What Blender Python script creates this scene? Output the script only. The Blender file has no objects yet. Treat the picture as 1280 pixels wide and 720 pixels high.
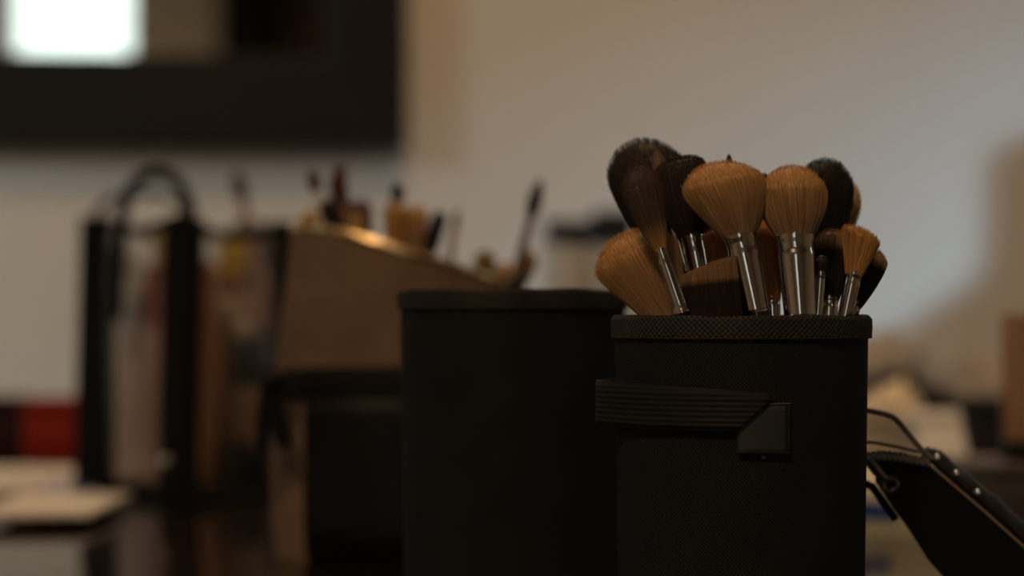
import bpy, math, random
import numpy as np
from mathutils import Vector, Matrix, noise

# ------------------------------------------------------------------ camera, light, exposure
sc = bpy.context.scene
COL = sc.collection
F = 3022.0            # focal length in pixels of the 1280 wide frame (85 mm on 36 mm)
HZ = 385.0            # pixel row of the horizon
EYE = 0.13            # camera height over the table top (table top is z = 0)
YAW = math.radians(6.0)
FLOOR = -0.74
CEIL = 1.90

cam_d = bpy.data.cameras.new('camera'); cam = bpy.data.objects.new('camera', cam_d); COL.objects.link(cam)
cam.location = (0, 0, EYE); cam.rotation_euler = (math.pi/2, 0, 0)
cam_d.sensor_width = 36.0; cam_d.lens = 85.0
cam_d.shift_y = (HZ-360.0)/1280.0
cam_d.clip_start = 0.02
cam_d.dof.use_dof = True; cam_d.dof.focus_distance = 0.832; cam_d.dof.aperture_fstop = 5.4
sc.camera = cam

sc.view_settings.view_transform = 'Standard'
sc.view_settings.look = 'None'
sc.view_settings.exposure = 0.0
sc.view_settings.gamma = 1.0
sc.view_settings.use_curve_mapping = False

w = bpy.data.worlds.new('daylight'); sc.world = w; w.use_nodes = True
w.node_tree.nodes['Background'].inputs[0].default_value = (0.93, 1.0, 0.93, 1)
w.node_tree.nodes['Background'].inputs[1].default_value = 1.6

ROOM = Matrix.Translation((0, 3, 0)) @ Matrix.Rotation(YAW, 4, 'Z')    # u along the back wall, v away from the camera

def area(name, uvz, aim, sx, sy, power, col, spread=math.pi):
    d = bpy.data.lights.new(name, 'AREA'); d.shape = 'RECTANGLE'; d.size = sx; d.size_y = sy
    d.energy = power; d.color = col; d.spread = spread
    o = bpy.data.objects.new(name, d); COL.objects.link(o)
    p = ROOM @ Vector(uvz); q = ROOM @ Vector(aim)
    o.location = p; o.rotation_euler = (q-p).to_track_quat('-Z', 'Y').to_euler()
    return o
area('window_daylight', (2.22, -1.80, 1.00), (0.70, 0, -0.22), 0.12, 0.15, 3.3, (0.44, 0.71, 1.0), math.radians(40))
area('rear_window_daylight', (-1.02, -6.35, 0.9), (-0.3, 0, 0.2), 0.45, 1.2, 1.2, (0.85, 1.0, 0.95))

area('left_fill_light', (-2.92, -1.80, 1.25), (-1.05, 0, 0.15), 0.5, 0.7, 2.9, (0.74, 0.90, 1.0), math.radians(58))  # added fill that cools the left wall, no source seen there

# ------------------------------------------------------------------ materials
def srgb(r, g, b):
    f = lambda c: (c/255/12.92) if c/255 <= 0.04045 else ((c/255+0.055)/1.055)**2.4
    return (f(r), f(g), f(b), 1)

def mat(name, col, rough=0.5, metal=0.0, var=0.0, scale=60.0, bump=0.0, bscale=None, spec=0.5, coat=0.0, stretch=None):
    m = bpy.data.materials.new(name); m.use_nodes = True
    nt = m.node_tree; b = nt.nodes['Principled BSDF']
    c = tuple(col) if len(col) == 4 else (*col, 1)
    b.inputs['Base Color'].default_value = c
    b.inputs['Roughness'].default_value = rough; b.inputs['Metallic'].default_value = metal
    b.inputs['Specular IOR Level'].default_value = spec
    b.inputs['Coat Weight'].default_value = coat; b.inputs['Coat Roughness'].default_value = 0.08
    tc = nt.nodes.new('ShaderNodeTexCoord'); vec = tc.outputs['Object']
    if stretch:
        mp = nt.nodes.new('ShaderNodeMapping'); mp.inputs['Scale'].default_value = stretch
        nt.links.new(vec, mp.inputs['Vector']); vec = mp.outputs[0]
    n = nt.nodes.new('ShaderNodeTexNoise'); n.inputs['Scale'].default_value = scale; n.inputs['Detail'].default_value = 5
    nt.links.new(vec, n.inputs['Vector'])
    if var > 0:
        r = nt.nodes.new('ShaderNodeValToRGB')
        r.color_ramp.elements[0].position = 0.3; r.color_ramp.elements[1].position = 0.7
        r.color_ramp.elements[0].color = (c[0]*(1-var), c[1]*(1-var), c[2]*(1-var), 1)
        r.color_ramp.elements[1].color = (min(1, c[0]*(1+var)), min(1, c[1]*(1+var)), min(1, c[2]*(1+var)), 1)
        nt.links.new(n.outputs['Fac'], r.inputs['Fac']); nt.links.new(r.outputs['Color'], b.inputs['Base Color'])
    if bump > 0:
        n2 = n
        if bscale:
            n2 = nt.nodes.new('ShaderNodeTexNoise'); n2.inputs['Scale'].default_value = bscale; n2.inputs['Detail'].default_value = 3
            nt.links.new(vec, n2.inputs['Vector'])
        bp = nt.nodes.new('ShaderNodeBump'); bp.inputs['Strength'].default_value = bump; bp.inputs['Distance'].default_value = 0.002
        nt.links.new(n2.outputs['Fac'], bp.inputs['Height']); nt.links.new(bp.outputs['Normal'], b.inputs['Normal'])
    return m

def weave_mat(name, col, hi, period, radius, rough=0.75, strength=0.5, ribs=False):
    """woven cloth wrapped round a cylinder: u = angle*radius, v = z"""
    m = bpy.data.materials.new(name); m.use_nodes = True
    nt = m.node_tree; b = nt.nodes['Principled BSDF']; N = nt.nodes.new; Lk = nt.links.new
    b.inputs['Roughness'].default_value = rough; b.inputs['Specular IOR Level'].default_value = 0.2
    tc = N('ShaderNodeTexCoord'); sp = N('ShaderNodeSeparateXYZ'); Lk(tc.outputs['Object'], sp.inputs[0])
    def math_(op, a, c):
        n = N('ShaderNodeMath'); n.operation = op
        for i, x in enumerate((a, c)):
            if x is None: continue
            if isinstance(x, (int, float)): n.inputs[i].default_value = x
            else: Lk(x, n.inputs[i])
        return n.outputs[0]
    ang = math_('ARCTAN2', sp.outputs['Y'], sp.outputs['X'])
    u = math_('MULTIPLY', ang, radius*2*math.pi/period)
    v = math_('MULTIPLY', sp.outputs['Z'], 2*math.pi/period)
    su = math_('SINE', u, None); sv = math_('SINE', v, None)
    h = sv if ribs else math_('MULTIPLY', su, sv)
    h01 = math_('MULTIPLY_ADD', h, 0.5); h01.node.inputs[2].default_value = 0.5
    no = N('ShaderNodeTexNoise'); no.inputs['Scale'].default_value = 45; Lk(tc.outputs['Object'], no.inputs['Vector'])
    mixf = math_('MULTIPLY', h01, no.outputs['Fac'])
    r = N('ShaderNodeValToRGB'); r.color_ramp.elements[0].color = (*col, 1); r.color_ramp.elements[1].color = (*hi, 1)
    r.color_ramp.elements[0].position = 0.1; r.color_ramp.elements[1].position = 0.6
    Lk(mixf, r.inputs['Fac']); Lk(r.outputs['Color'], b.inputs['Base Color'])
    bp = N('ShaderNodeBump'); bp.inputs['Strength'].default_value = strength; bp.inputs['Distance'].default_value = 0.0004
    Lk(h01, bp.inputs['Height']); Lk(bp.outputs['Normal'], b.inputs['Normal'])
    return m

def vinyl_mat(name, tint, gloss=0.12, rough=0.12):
    m = bpy.data.materials.new(name); m.use_nodes = True
    nt = m.node_tree; nt.nodes.clear(); N = nt.nodes.new; Lk = nt.links.new
    o = N('ShaderNodeOutputMaterial'); t = N('ShaderNodeBsdfTransparent'); t.inputs[0].default_value = (*tint, 1)
    g = N('ShaderNodeBsdfGlossy'); g.inputs['Roughness'].default_value = rough
    fr = N('ShaderNodeLayerWeight'); fr.inputs[0].default_value = 0.5
    pw = N('ShaderNodeMath'); pw.operation = 'POWER'; pw.inputs[1].default_value = 4.0; Lk(fr.outputs['Facing'], pw.inputs[0])
    ad = N('ShaderNodeMath'); ad.operation = 'MULTIPLY_ADD'; ad.inputs[1].default_value = 0.6; ad.inputs[2].default_value = gloss*0.2
    Lk(pw.outputs[0], ad.inputs[0])
    no = N('ShaderNodeTexNoise'); no.inputs['Scale'].default_value = 40
    bp = N('ShaderNodeBump'); bp.inputs['Strength'].default_value = 0.25; bp.inputs['Distance'].default_value = 0.002
    Lk(no.outputs['Fac'], bp.inputs['Height']); Lk(bp.outputs['Normal'], g.inputs['Normal'])
    mx = N('ShaderNodeMixShader'); Lk(ad.outputs[0], mx.inputs[0]); Lk(t.outputs[0], mx.inputs[1]); Lk(g.outputs[0], mx.inputs[2])
    Lk(mx.outputs[0], o.inputs['Surface'])
    return m

def hair_mat(name, base, tip, pos=0.6, soft=0.2, amount=0.35):
    m = bpy.data.materials.new(name); m.use_nodes = True
    nt = m.node_tree; b = nt.nodes['Principled BSDF']; N = nt.nodes.new; Lk = nt.links.new
    b.inputs['Roughness'].default_value = 0.55; b.inputs['Specular IOR Level'].default_value = 0.25
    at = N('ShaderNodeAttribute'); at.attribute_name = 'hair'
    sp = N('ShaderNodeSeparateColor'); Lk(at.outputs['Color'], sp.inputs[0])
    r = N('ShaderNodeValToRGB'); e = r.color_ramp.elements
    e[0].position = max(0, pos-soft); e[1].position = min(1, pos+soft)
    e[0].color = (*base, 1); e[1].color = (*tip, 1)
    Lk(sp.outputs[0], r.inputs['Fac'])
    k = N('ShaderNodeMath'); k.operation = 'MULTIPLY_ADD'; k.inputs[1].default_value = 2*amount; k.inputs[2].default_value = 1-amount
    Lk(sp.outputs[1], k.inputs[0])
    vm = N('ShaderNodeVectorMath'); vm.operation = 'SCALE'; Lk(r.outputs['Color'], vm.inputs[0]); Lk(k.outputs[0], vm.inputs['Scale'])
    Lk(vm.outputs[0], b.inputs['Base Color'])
    return m

# ------------------------------------------------------------------ mesh helpers
class MB:
    def __init__(s): s.v = []; s.f = []
    def add(s, vs, fs):
        o = len(s.v); s.v += [tuple(p) for p in vs]; s.f += [tuple(i+o for i in f) for f in fs]; return s
    def box(s, lo, hi, bev=0.0):
        (x0, y0, z0), (x1, y1, z1) = lo, hi
        if bev <= 0:
            vs = [(x, y, z) for z in (z0, z1) for y in (y0, y1) for x in (x0, x1)]
            return s.add(vs, [(0,2,3,1), (4,5,7,6), (0,1,5,4), (2,6,7,3), (0,4,6,2), (1,3,7,5)])
        # rounded box: stacked rounded rectangles
        b = min(bev, (x1-x0)/2.01, (y1-y0)/2.01, (z1-z0)/2.01); rings = []
        lv = [(z0, b), (z0+b*0.3, b*0.3), (z0+b, 0), (z1-b, 0), (z1-b*0.3, b*0.3), (z1, b)]
        for z, ins in lv:
            ring = []
            for cx, cy, a0 in ((x1-b, y1-b, 0), (x0+b, y1-b, 90), (x0+b, y0+b, 180), (x1-b, y0+b, 270)):
                for k in range(5):
                    a = math.radians(a0+k*22.5); rr = b-ins
                    ring.append((cx+rr*math.cos(a), cy+rr*math.sin(a), z))
            rings.append(ring)
        return s.loft(rings, True, True, True)
    def loft(s, rings, closed=True, cap0=False, cap1=False):
        n = len(rings[0]); vs = [p for r in rings for p in r]; fs = []
        m = n if closed else n-1
        for i in range(len(rings)-1):
            for j in range(m):
                a = i*n+j; b = i*n+(j+1) % n
                fs.append((a, b, b+n, a+n))
        if cap0: fs.append(tuple(reversed(range(n))))
        if cap1: fs.append(tuple(range((len(rings)-1)*n, len(rings)*n)))
        return s.add(vs, fs)
    def lathe(s, prof, n=48, ex=1.0, ey=1.0, c=(0, 0)):
        rings = [[(c[0]+r*ex*math.cos(2*math.pi*k/n), c[1]+r*ey*math.sin(2*math.pi*k/n), z) for k in range(n)] for r, z in prof]
        return s.loft(rings, True, True, True)
    def tube(s, pts, r, n=10, flat=None):
        pts = [Vector(p) for p in pts]; rings = []
        rr = r if isinstance(r, (list, tuple)) else [r]*len(pts)
        prev = None
        for i, p in enumerate(pts):
            t = (pts[min(i+1, len(pts)-1)]-pts[max(i-1, 0)]).normalized()
            if prev is None:
                a = t.cross(Vector((0, 0, 1)));  a = a if a.length > 1e-3 else t.cross(Vector((1, 0, 0)))
            else: a = prev-t*prev.dot(t)
            a.normalize(); prev = a; b = t.cross(a)
            fl = flat or 1.0
            rings.append([p+rr[i]*(math.cos(2*math.pi*k/n)*a+fl*math.sin(2*math.pi*k/n)*b) for k in range(n)])
        return s.loft(rings, True, True, True)
    def build(s, name, material, parent=None, smooth=True, auto=35):
        me = bpy.data.meshes.new(name); me.from_pydata(s.v, [], s.f); me.update()
        return link(name, me, material, parent, smooth, auto)

def link(name, me, material, parent=None, smooth=True, auto=35):
    o = bpy.data.objects.new(name, me); COL.objects.link(o)
    me.materials.append(material)
    if smooth:
        me.polygons.foreach_set('use_smooth', [True]*len(me.polygons))
        if auto:
            try: me.set_sharp_from_angle(angle=math.radians(auto))
            except Exception: pass
    if parent: o.parent = parent
    return o

def empty(name, loc=(0, 0, 0)):
    o = bpy.data.objects.new(name, None); o.empty_display_size = 0.02; COL.objects.link(o); o.location = loc; return o

def tag(o, label, cat, group=None, kind=None):
    o['label'] = label; o['category'] = cat
    if group: o['group'] = group
    if kind: o['kind'] = kind
    return o

def P(px, py, d): return Vector(((px-640)/F*d, d, EYE+(HZ-py)/F*d))
def PX(px, d): return (px-640)/F*d
def PZ(py, d): return EYE+(HZ-py)/F*d

# ------------------------------------------------------------------ the room
M_wall = mat('painted wall', (0.70, 0.63, 0.54), 0.85, var=0.03, scale=3, bump=0.08, bscale=220)
M_ceil = mat('ceiling paint', (0.55, 0.50, 0.44), 0.9, var=0.02, scale=3)
M_floor = mat('brown carpet', (0.05, 0.035, 0.025), 0.95, var=0.3, scale=90, bump=0.4)
M_dark = mat('dark frame paint', (0.0075, 0.0058, 0.0048), 0.6, spec=0.2, var=0.2, scale=12, stretch=(1, 1, 8))
M_trim = mat('white trim paint', (0.6, 0.58, 0.54), 0.5, var=0.03, scale=8)
M_table = mat('dark polished wood', (0.016, 0.011, 0.008), 0.10, var=0.35, scale=5, stretch=(1, 14, 1), spec=0.62)
M_wood = mat('dark table leg wood', (0.02, 0.013, 0.009), 0.35, var=0.3, scale=8)

def struct(name, mb, m):
    o = mb.build(name, m, None, False); o.matrix_world = ROOM; o['kind'] = 'structure'; return o
U0, U1, V0 = -3.0, 2.3, -6.5
T = 0.1
struct('floor', MB().box((U0-T, V0-T, FLOOR-T), (U1+T, T, FLOOR)), M_floor)
struct('ceiling', MB().box((U0-T, V0-T, CEIL), (U1+T, T, CEIL+T)), M_ceil)
struct('wall_back', MB().box((U0-T, 0, FLOOR), (U1+T, T, CEIL)), M_wall)
def wall_hole(name, axis, c, a0, a1, h0, h1, A0, A1):
    mb = MB()
    def bx(p0, p1, z0, z1):
        if axis == 'u': mb.box((c, p0, z0), (c+T, p1, z1))
        elif axis == 'l': mb.box((c-T, p0, z0), (c, p1, z1))
        else: mb.box((p0, c-T, z0), (p1, c, z1))
    bx(A0, a0, FLOOR, CEIL); bx(a1, A1, FLOOR, CEIL); bx(a0, a1, FLOOR, h0); bx(a0, a1, h1, CEIL)
    return struct(name, mb, M_wall)
wall_hole('wall_right', 'u', U1, -2.05, -1.55, 0.65, 1.35, V0, 0)
wall_hole('wall_left', 'l', U0, -2.15, -1.45, 0.80, 1.70, V0, 0)
wall_hole('wall_rear', 'v', V0, -1.26, -0.78, -0.1, 1.62, U0, U1)
M_glass = vinyl_mat('window glass', (0.95, 0.98, 0.97), 0.1, 0.02)
def window(name, axis, c, a0, a1, h0, h1):
    root = empty(name); root.matrix_world = ROOM; root['kind'] = 'structure'
    t = 0.03; mb = MB(); bars = [(a0, a0+t, h0, h1), (a1-t, a1, h0, h1), (a0, a1, h0, h0+t), (a0, a1, h1-t, h1)]
    for p0, p1, z0, z1 in bars:
        if axis == 'u': mb.box((c+0.02, p0, z0), (c+0.07, p1, z1))
        else: mb.box((p0, c-0.07, z0), (p1, c-0.02, z1))
    mb.build('window_frame', M_trim, root, False)
    g = MB()
    if axis == 'u': g.box((c+0.04, a0+t, h0+t), (c+0.046, a1-t, h1-t))
    else: g.box((a0+t, c-0.046, h0+t), (a1-t, c-0.04, h1-t))
    g.build('window_pane', M_glass, root, False)
window('window_1', 'v', V0, -1.26, -0.78, -0.1, 1.62)
window('window_2', 'u', U1, -2.05, -1.55, 0.65, 1.35)
window('added_window_3', 'u', U0-T, -2.15, -1.45, 0.80, 1.70)  # made-up opening for the added fill from the left
struct('baseboard_back', MB().box((U0, -0.015, FLOOR), (U1, 0, FLOOR+0.09)), M_trim)
struct('baseboard_left', MB().box((U0, V0, FLOOR), (U0+0.015, -0.015, FLOOR+0.09)), M_trim)

# ceiling lamp
M_glow = bpy.data.materials.new('lamp diffuser glow'); M_glow.use_nodes = True
_b = M_glow.node_tree.nodes['Principled BSDF']; _b.inputs['Emission Color'].default_value = (1, 0.72, 0.42, 1); _b.inputs['Emission Strength'].default_value = 3
def ceiling_lamp(u, v, energy, label):
    lamp = empty('ceiling_lamp'); lamp.matrix_world = ROOM @ Matrix.Translation((u, v, CEIL))
    tag(lamp, label, 'lamp')
    MB().lathe([(0.10, 0), (0.10, -0.02), (0.25, -0.03), (0.26, -0.05), (0.25, -0.055), (0.02, -0.04)], 40).build('lamp_base', M_trim, lamp)
    MB().lathe([(0.235, -0.05), (0.22, -0.062), (0.12, -0.072), (0.01, -0.075)], 40).build('lamp_diffuser', M_glow, lamp)
    ld = bpy.data.lights.new('ceiling_lamp_light', 'AREA'); ld.shape = 'DISK'; ld.size = 0.45; ld.energy = energy; ld.color = LAMP_COL
    lo = bpy.data.objects.new('ceiling_lamp_light', ld); COL.objects.link(lo); lo.parent = lamp; lo.location = (0, 0, -0.085)
LAMP_COL = (1, 0.66, 0.37)
ceiling_lamp(-0.05, -1.15, 10.5, 'round warm ceiling lamp above the long dark table')
ceiling_lamp(-0.95, -3.70, 22.0, 'added warm fill lamp over the rear half of the room')  # unseen lamp added behind the camera as warm front fill

# the long table
tb = empty('long_table'); tb.matrix_world = ROOM @ Matrix.Translation((-0.29, -1.27, 0))
tag(tb, 'long dark polished wooden table carrying all the makeup things', 'table')
TU, TV = 1.01, 1.245
MB().box((-TU, -TV, -0.035), (TU, TV, 0), 0.006).build('tabletop', M_table, tb)
MB().box((-TU+0.08, -TV+0.08, -0.12), (TU-0.08, TV-0.08, -0.035)).build('apron', M_wood, tb, False)
for a in (-1, 1):
    for b in (-1, 1):
        cx, cy = a*(TU-0.1), b*(TV-0.1)
        MB().loft([[(cx+sx*h, cy+sy*h, z) for sx, sy in ((-1,-1),(1,-1),(1,1),(-1,1))] for h, z in ((0.025, FLOOR), (0.04, -0.12), (0.04, -0.035))], True, True, True).build('leg', M_wood, tb, False)

# wall mirror
M_mirror = mat('mirror silver', (0.86, 0.87, 0.86), 0.015, 1.0)
mr = empty('wall_mirror'); mr.matrix_world = ROOM @ Matrix.Translation((-0.667, 0, 0.325))
tag(mr, 'big rectangular mirror in a wide black frame hung on the pale wall', 'mirror')
mw, mh, fb = 0.535, 1.05, 0.100     # half width, height, border
def rail(pts):   # pts: outer a, outer b, inner b, inner a in (u,z)
    oa, ob, ib, ia = pts
    def ring(o_, i_):
        return [(o_[0], -0.001, o_[1]), (o_[0], -0.042, o_[1]), (o_[0]*0.97+i_[0]*0.03, -0.048, o_[1]*0.97+i_[1]*0.03),
                (o_[0]*0.1+i_[0]*0.9, -0.040, o_[1]*0.1+i_[1]*0.9), (i_[0], -0.030, i_[1]), (i_[0], -0.001, i_[1])]
    MB().loft([ring(oa, ia), ring(ob, ib)], True, True, True).build('frame_rail', M_dark, mr, False)
o4 = [(-mw, 0), (mw, 0), (mw, mh), (-mw, mh)]; i4 = [(-mw+fb, fb+0.012), (mw-fb, fb+0.012), (mw-fb, mh-fb), (-mw+fb, mh-fb)]
for k in range(4): rail((o4[k], o4[(k+1) % 4], i4[(k+1) % 4], i4[k]))
MB().box((-mw+fb-0.005, -0.022, fb), (mw-fb+0.005, -0.016, mh-fb+0.005)).build('mirror_glass', M_mirror, mr, False)

# furniture by the rear wall, seen only in the mirror
M_black = mat('black lacquer', (0.004, 0.0035, 0.003), 0.6, spec=0.1, var=0.2)
M_oak = mat('reddish brown wood', (0.11, 0.045, 0.02), 0.5, var=0.3, scale=6, stretch=(1, 1, 0.1))
wd = empty('tall_cabinet'); wd.matrix_world = ROOM @ Matrix.Translation((-0.335, V0+0.22, FLOOR))
tag(wd, 'tall narrow black cabinet beside the bright window, seen in the mirror', 'cabinet')
MB().box((-0.125, -0.2, 0), (0.125, 0.18, 2.3), 0.01).build('body', M_black, wd)
for s in (0, 1): MB().box((-0.12, 0.181, 0.06+s*1.1), (0.12, 0.2, 1.14+s*1.1), 0.004).build('door', M_black, wd)
bk = empty('tall_wooden_shelf'); bk.matrix_world = ROOM @ Matrix.Translation((-0.09, V0+0.2, FLOOR))
tag(bk, 'tall reddish brown wooden shelf next to the black cabinet, seen in the mirror', 'shelf')
MB().box((-0.115, -0.18, 0), (-0.095, 0.15, 2.3)).box((0.095, -0.18, 0), (0.115, 0.15, 2.3)).build('side_panel', M_oak, bk, False)
MB().box((-0.095, -0.18, 0), (0.095, -0.165, 2.3)).build('back_panel', M_oak, bk, False)
for z in (0.05, 0.5, 0.95, 1.4, 1.85, 2.28): MB().box((-0.095, -0.165, z), (0.095, 0.15, z+0.02)).build('shelf_board', M_oak, bk, False)

# dress form added out of view, shaped to throw the soft wall shadow
M_linen = mat('linen cover', (0.30, 0.24, 0.17), 0.9, var=0.08, scale=200, bump=0.2)
df = empty('shadow_dress_form'); df.matrix_world = ROOM @ Matrix.Translation((1.036, -0.40, FLOOR+0.004))
tag(df, 'added unseen linen dress form shaping the wall shadow beside the table', 'dress form')
_rings = []
for z, a, b in ((0.52, .13, .11), (0.60, .165, .125), (0.70, .17, .125), (0.80, .125, .10), (0.90, .15, .115), (0.95, .215, .115),
                (0.98, .22, .10), (1.01, .20, .085), (1.04, .162, .075), (1.07, .115, .066), (1.10, .068, .06), (1.13, .058, .056), (1.22, .056, .054), (1.225, .05, .048)):
    _rings.append([(a*math.cos(2*math.pi*k/40), b*math.sin(2*math.pi*k/40), z) for k in range(40)])
MB().loft(_rings, True, True, True).build('torso', M_linen, df)
MB().lathe([(.018, .0), (.018, .53)], 16).build('pole', M_wood, df)
MB().lathe([(.19, 0), (.19, .015), (.06, .03), (.02, .05)], 32).build('base', M_wood, df)

# ------------------------------------------------------------------ brush cups
CUPR = 0.0446
M_canvas = weave_mat('black woven canvas', (0.0065, 0.0076, 0.0080), (0.0165, 0.0185, 0.0190), 0.0014, CUPR, 0.8, 0.55)
M_bind = weave_mat('brown black webbing', (0.010, 0.0095, 0.0085), (0.060, 0.054, 0.047), 0.0019, CUPR, 0.75, 0.9)
M_elastic = weave_mat('black ribbed elastic', (0.009, 0.0085, 0.008), (0.019, 0.017, 0.015), 0.0018, CUPR, 0.65, 0.5, ribs=True)
M_lining = mat('black cup lining', (0.008, 0.007, 0.006), 0.9, var=0.2)
M_clear = vinyl_mat('clear label sleeve', (0.80, 0.84, 0.86), 0.5, 0.25)
M_slate = mat('dark slate card', (0.019, 0.021, 0.022), 0.6, var=0.15)

def cup(name, label, cx, d, R, h, taper=0.0015):
    root = empty(name, (cx, d, 0)); tag(root, label, 'cup', 'two halves of a black brush case')
    th = 0.0026
    MB().lathe([(R-taper-0.002, 0), (R-taper, 0.0025), (R-taper*0.5, h*0.5), (R, h-0.0075), (R, h-0.001), (R-th, h-0.001),
                (R-th, h*0.5), (R-taper-th, 0.004), (0.002, 0.0035)], 96).build('cup_body', M_canvas, root)
    rb = MB(); prof = [(R+0.0002, h-0.0072), (R+0.0013, h-0.0068), (R+0.0015, h-0.004), (R+0.0014, h-0.0008), (R+0.0004, h+0.0004), (R-th+0.0002, h+0.0004), (R-th-0.0008, h-0.001), (R-th-0.0006, h-0.0065), (R-th+0.0004, h-0.007)]
    n = 128; rings = []
    for k in range(n):
        a = 2*math.pi*k/n; wv = 0.00022*math.sin(a*5+1.0)+0.00015*math.sin(a*11)
        rings.append([(r*math.cos(a), r*math.sin(a), z+wv) for r, z in prof])
    rings.append(rings[0]); rb.loft(rings, True)
    rb.build('rim_binding', M_bind, root)
    # stitch roll under the binding
    MB().tube([((R+0.0010)*math.cos(2*math.pi*k/96), (R+0.0010)*math.sin(2*math.pi*k/96), h-0.0072) for k in range(97)], 0.00045, 6).build('stitching', M_bind, root)
    MB().tube([((R-taper+0.0008)*math.cos(2*math.pi*k/96), (R-taper+0.0008)*math.sin(2*math.pi*k/96), 0.003) for k in range(97)], 0.0012, 6).build('bottom_piping', M_canvas, root)
    return root

D1 = 0.855; CX1 = PX(926, D1); H1 = 0.1270
c1 = cup('brush_cup', 'black canvas cup packed with makeup brushes, elastic strap across its front', CX1, D1, CUPR, H1)
D2 = 0.992; CX2 = PX(641, D2); H2 = 0.1372
c2 = cup('brush_cup', 'plain black canvas cup with nothing showing above its rim', CX2, D2, 0.0460, H2)

def cyl_pt(px, py, R=CUPR, D=D1, CX=CX1):
    """angle and height of a front point of the cup under a pixel"""
    dx, dz = (px-640)/F, (HZ-py)/F
    # solve |(dx*t-CX, t-D)| = R, near root
    a = dx*dx+1; b = -2*(dx*CX+D); c = CX*CX+D*D-R*R
    disc = b*b-4*a*c
    if disc < 0: return None
    t = (-b-math.sqrt(disc))/(2*a)
    return math.atan2(t-D, dx*t-CX), EYE+dz*t
# vertical seam of the body
sa = cyl_pt(948, 500)[0]
MB().tube([((CUPR-0.0002-0.0015*(1-z/H1))*math.cos(sa), (CUPR-0.0002-0.0015*(1-z/H1))*math.sin(sa), z) for z in [0.004+i*(H1-0.014)/20 for i in range(21)]], 0.0006, 6).build('seam', M_canvas, c1)
# elastic strap: wraps the left flank, its end folded under the label sleeve
rows = []
NA = 60
a_end = cyl_pt(962, 500)[0]; a_low = cyl_pt(922, 537)[0]
for i in range(NA+1):
    f = i/NA
    row = []
    for j in range(7):
        g = j/6                                     # 0 bottom, 1 top
        a1 = a_low+(a_end-a_low)*min(1, g*1.25)
        a0 = -math.pi*1.12
        a = a0+(a1-a0)*f
        rr = CUPR+0.0012+0.0045*math.exp(-((f-0.22)/0.16)**2)
        zt = PZ(479, 0.82)-0.0032*f**3; zb = PZ(537, 0.82)
        row.append((rr*math.cos(a), rr*math.sin(a), zb+(zt-zb)*g))
    rows.append(row)
st = MB().loft(rows, False)
so = st.build('elastic_strap', M_elastic, c1)
sm = so.modifiers.new('thick', 'SOLIDIFY'); sm.thickness = 0.0012
# label sleeve
def patch(px0, py0, px1, py1, off, nx=10, nz=8):
    rows = []
    for i in range(nx+1):
        px = px0+(px1-px0)*i/nx; row = []
        for j in range(nz+1):
            py = py1+(py0-py1)*j/nz; a, z = cyl_pt(px, py); row.append(((CUPR+off)*math.cos(a), (CUPR+off)*math.sin(a), z))
        rows.append(row)
    return MB().loft(rows, False)
ls = patch(922, 506, 986, 568, 0.0006).build('label_sleeve', M_slate, c1)
ls.modifiers.new('thick', 'SOLIDIFY').thickness = 0.0006
def edge(p, q, r, m, off=0.0014, name='sleeve_edge'):
    pts = []
    for i in range(13):
        a, z = cyl_pt(p[0]+(q[0]-p[0])*i/12, p[1]+(q[1]-p[1])*i/12); pts.append(((CUPR+off)*math.cos(a), (CUPR+off)*math.sin(a), z))
    return MB().tube(pts, r, 6).build(name, m, ls)
M_edge = mat('pale worn edge', (0.12, 0.09, 0.055), 0.4, var=0.2)
edge((960, 505), (986, 504), 0.00028, M_edge)
edge((981, 507), (981, 566), 0.0006, M_canvas)
edge((922, 566), (986, 566), 0.0006, M_canvas)
M_chrome = mat('brushed chrome', (0.45, 0.42, 0.39), 0.17, 1.0, var=0.06, scale=30, stretch=(1, 1, 0.05))
a_, z_ = cyl_pt(954, 571)
rv = MB().lathe([(0.0007, 0), (0.0007, 0.0006), (0.0003, 0.0009)], 10).build('rivet', M_edge, c1)
rv.location = ((CUPR)*math.cos(a_), (CUPR)*math.sin(a_), z_); rv.rotation_euler = (math.pi/2, 0, a_+math.pi/2)

# ------------------------------------------------------------------ brushes
TAN = (0.66, 0.37, 0.14); TAN_SHADE = (0.33, 0.20, 0.11)  # dark roots, bright tips: top-light shading painted into the tan bristles
H_tan = hair_mat('shaded tan goat bristles', TAN_SHADE, TAN, 0.58, 0.42, 0.28)
H_tan2 = hair_mat('honey tan bristles', (0.46, 0.24, 0.085), (0.56, 0.30, 0.09), 0.5, 0.4)
H_orange = hair_mat('orange tan bristles', (0.42, 0.16, 0.045), (0.46, 0.19, 0.06), 0.5, 0.4)
H_dark = hair_mat('dark brown bristles', (0.022, 0.014, 0.010), (0.040, 0.027, 0.020), 0.5, 0.4, 0.5)
H_black = hair_mat('black bristles', (0.014, 0.011, 0.009), (0.030, 0.024, 0.019), 0.6, 0.4, 0.5)
H_brown = hair_mat('grey brown bristles', (0.06, 0.035, 0.025), (0.17, 0.105, 0.08), 0.5, 0.4, 0.45)
H_two = hair_mat('black bristles with tan tips', (0.020, 0.014, 0.012), (0.40, 0.24, 0.11), 0.74, 0.06, 0.4)
H_kab = hair_mat('dark bristles with pale brown tips', (0.030, 0.019, 0.016), (0.36, 0.21, 0.11), 0.74, 0.05, 0.3)
H_calico = hair_mat('dark brown bristles with golden base', (0.34, 0.19, 0.055), (0.075, 0.048, 0.035), 0.18, 0.14, 0.5)
H_rust = hair_mat('rust brown bristles', (0.09, 0.04, 0.02), (0.13, 0.045, 0.018), 0.5, 0.3)
M_hblack = mat('black lacquered handle', (0.010, 0.009, 0.008), 0.22, var=0.1)
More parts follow.
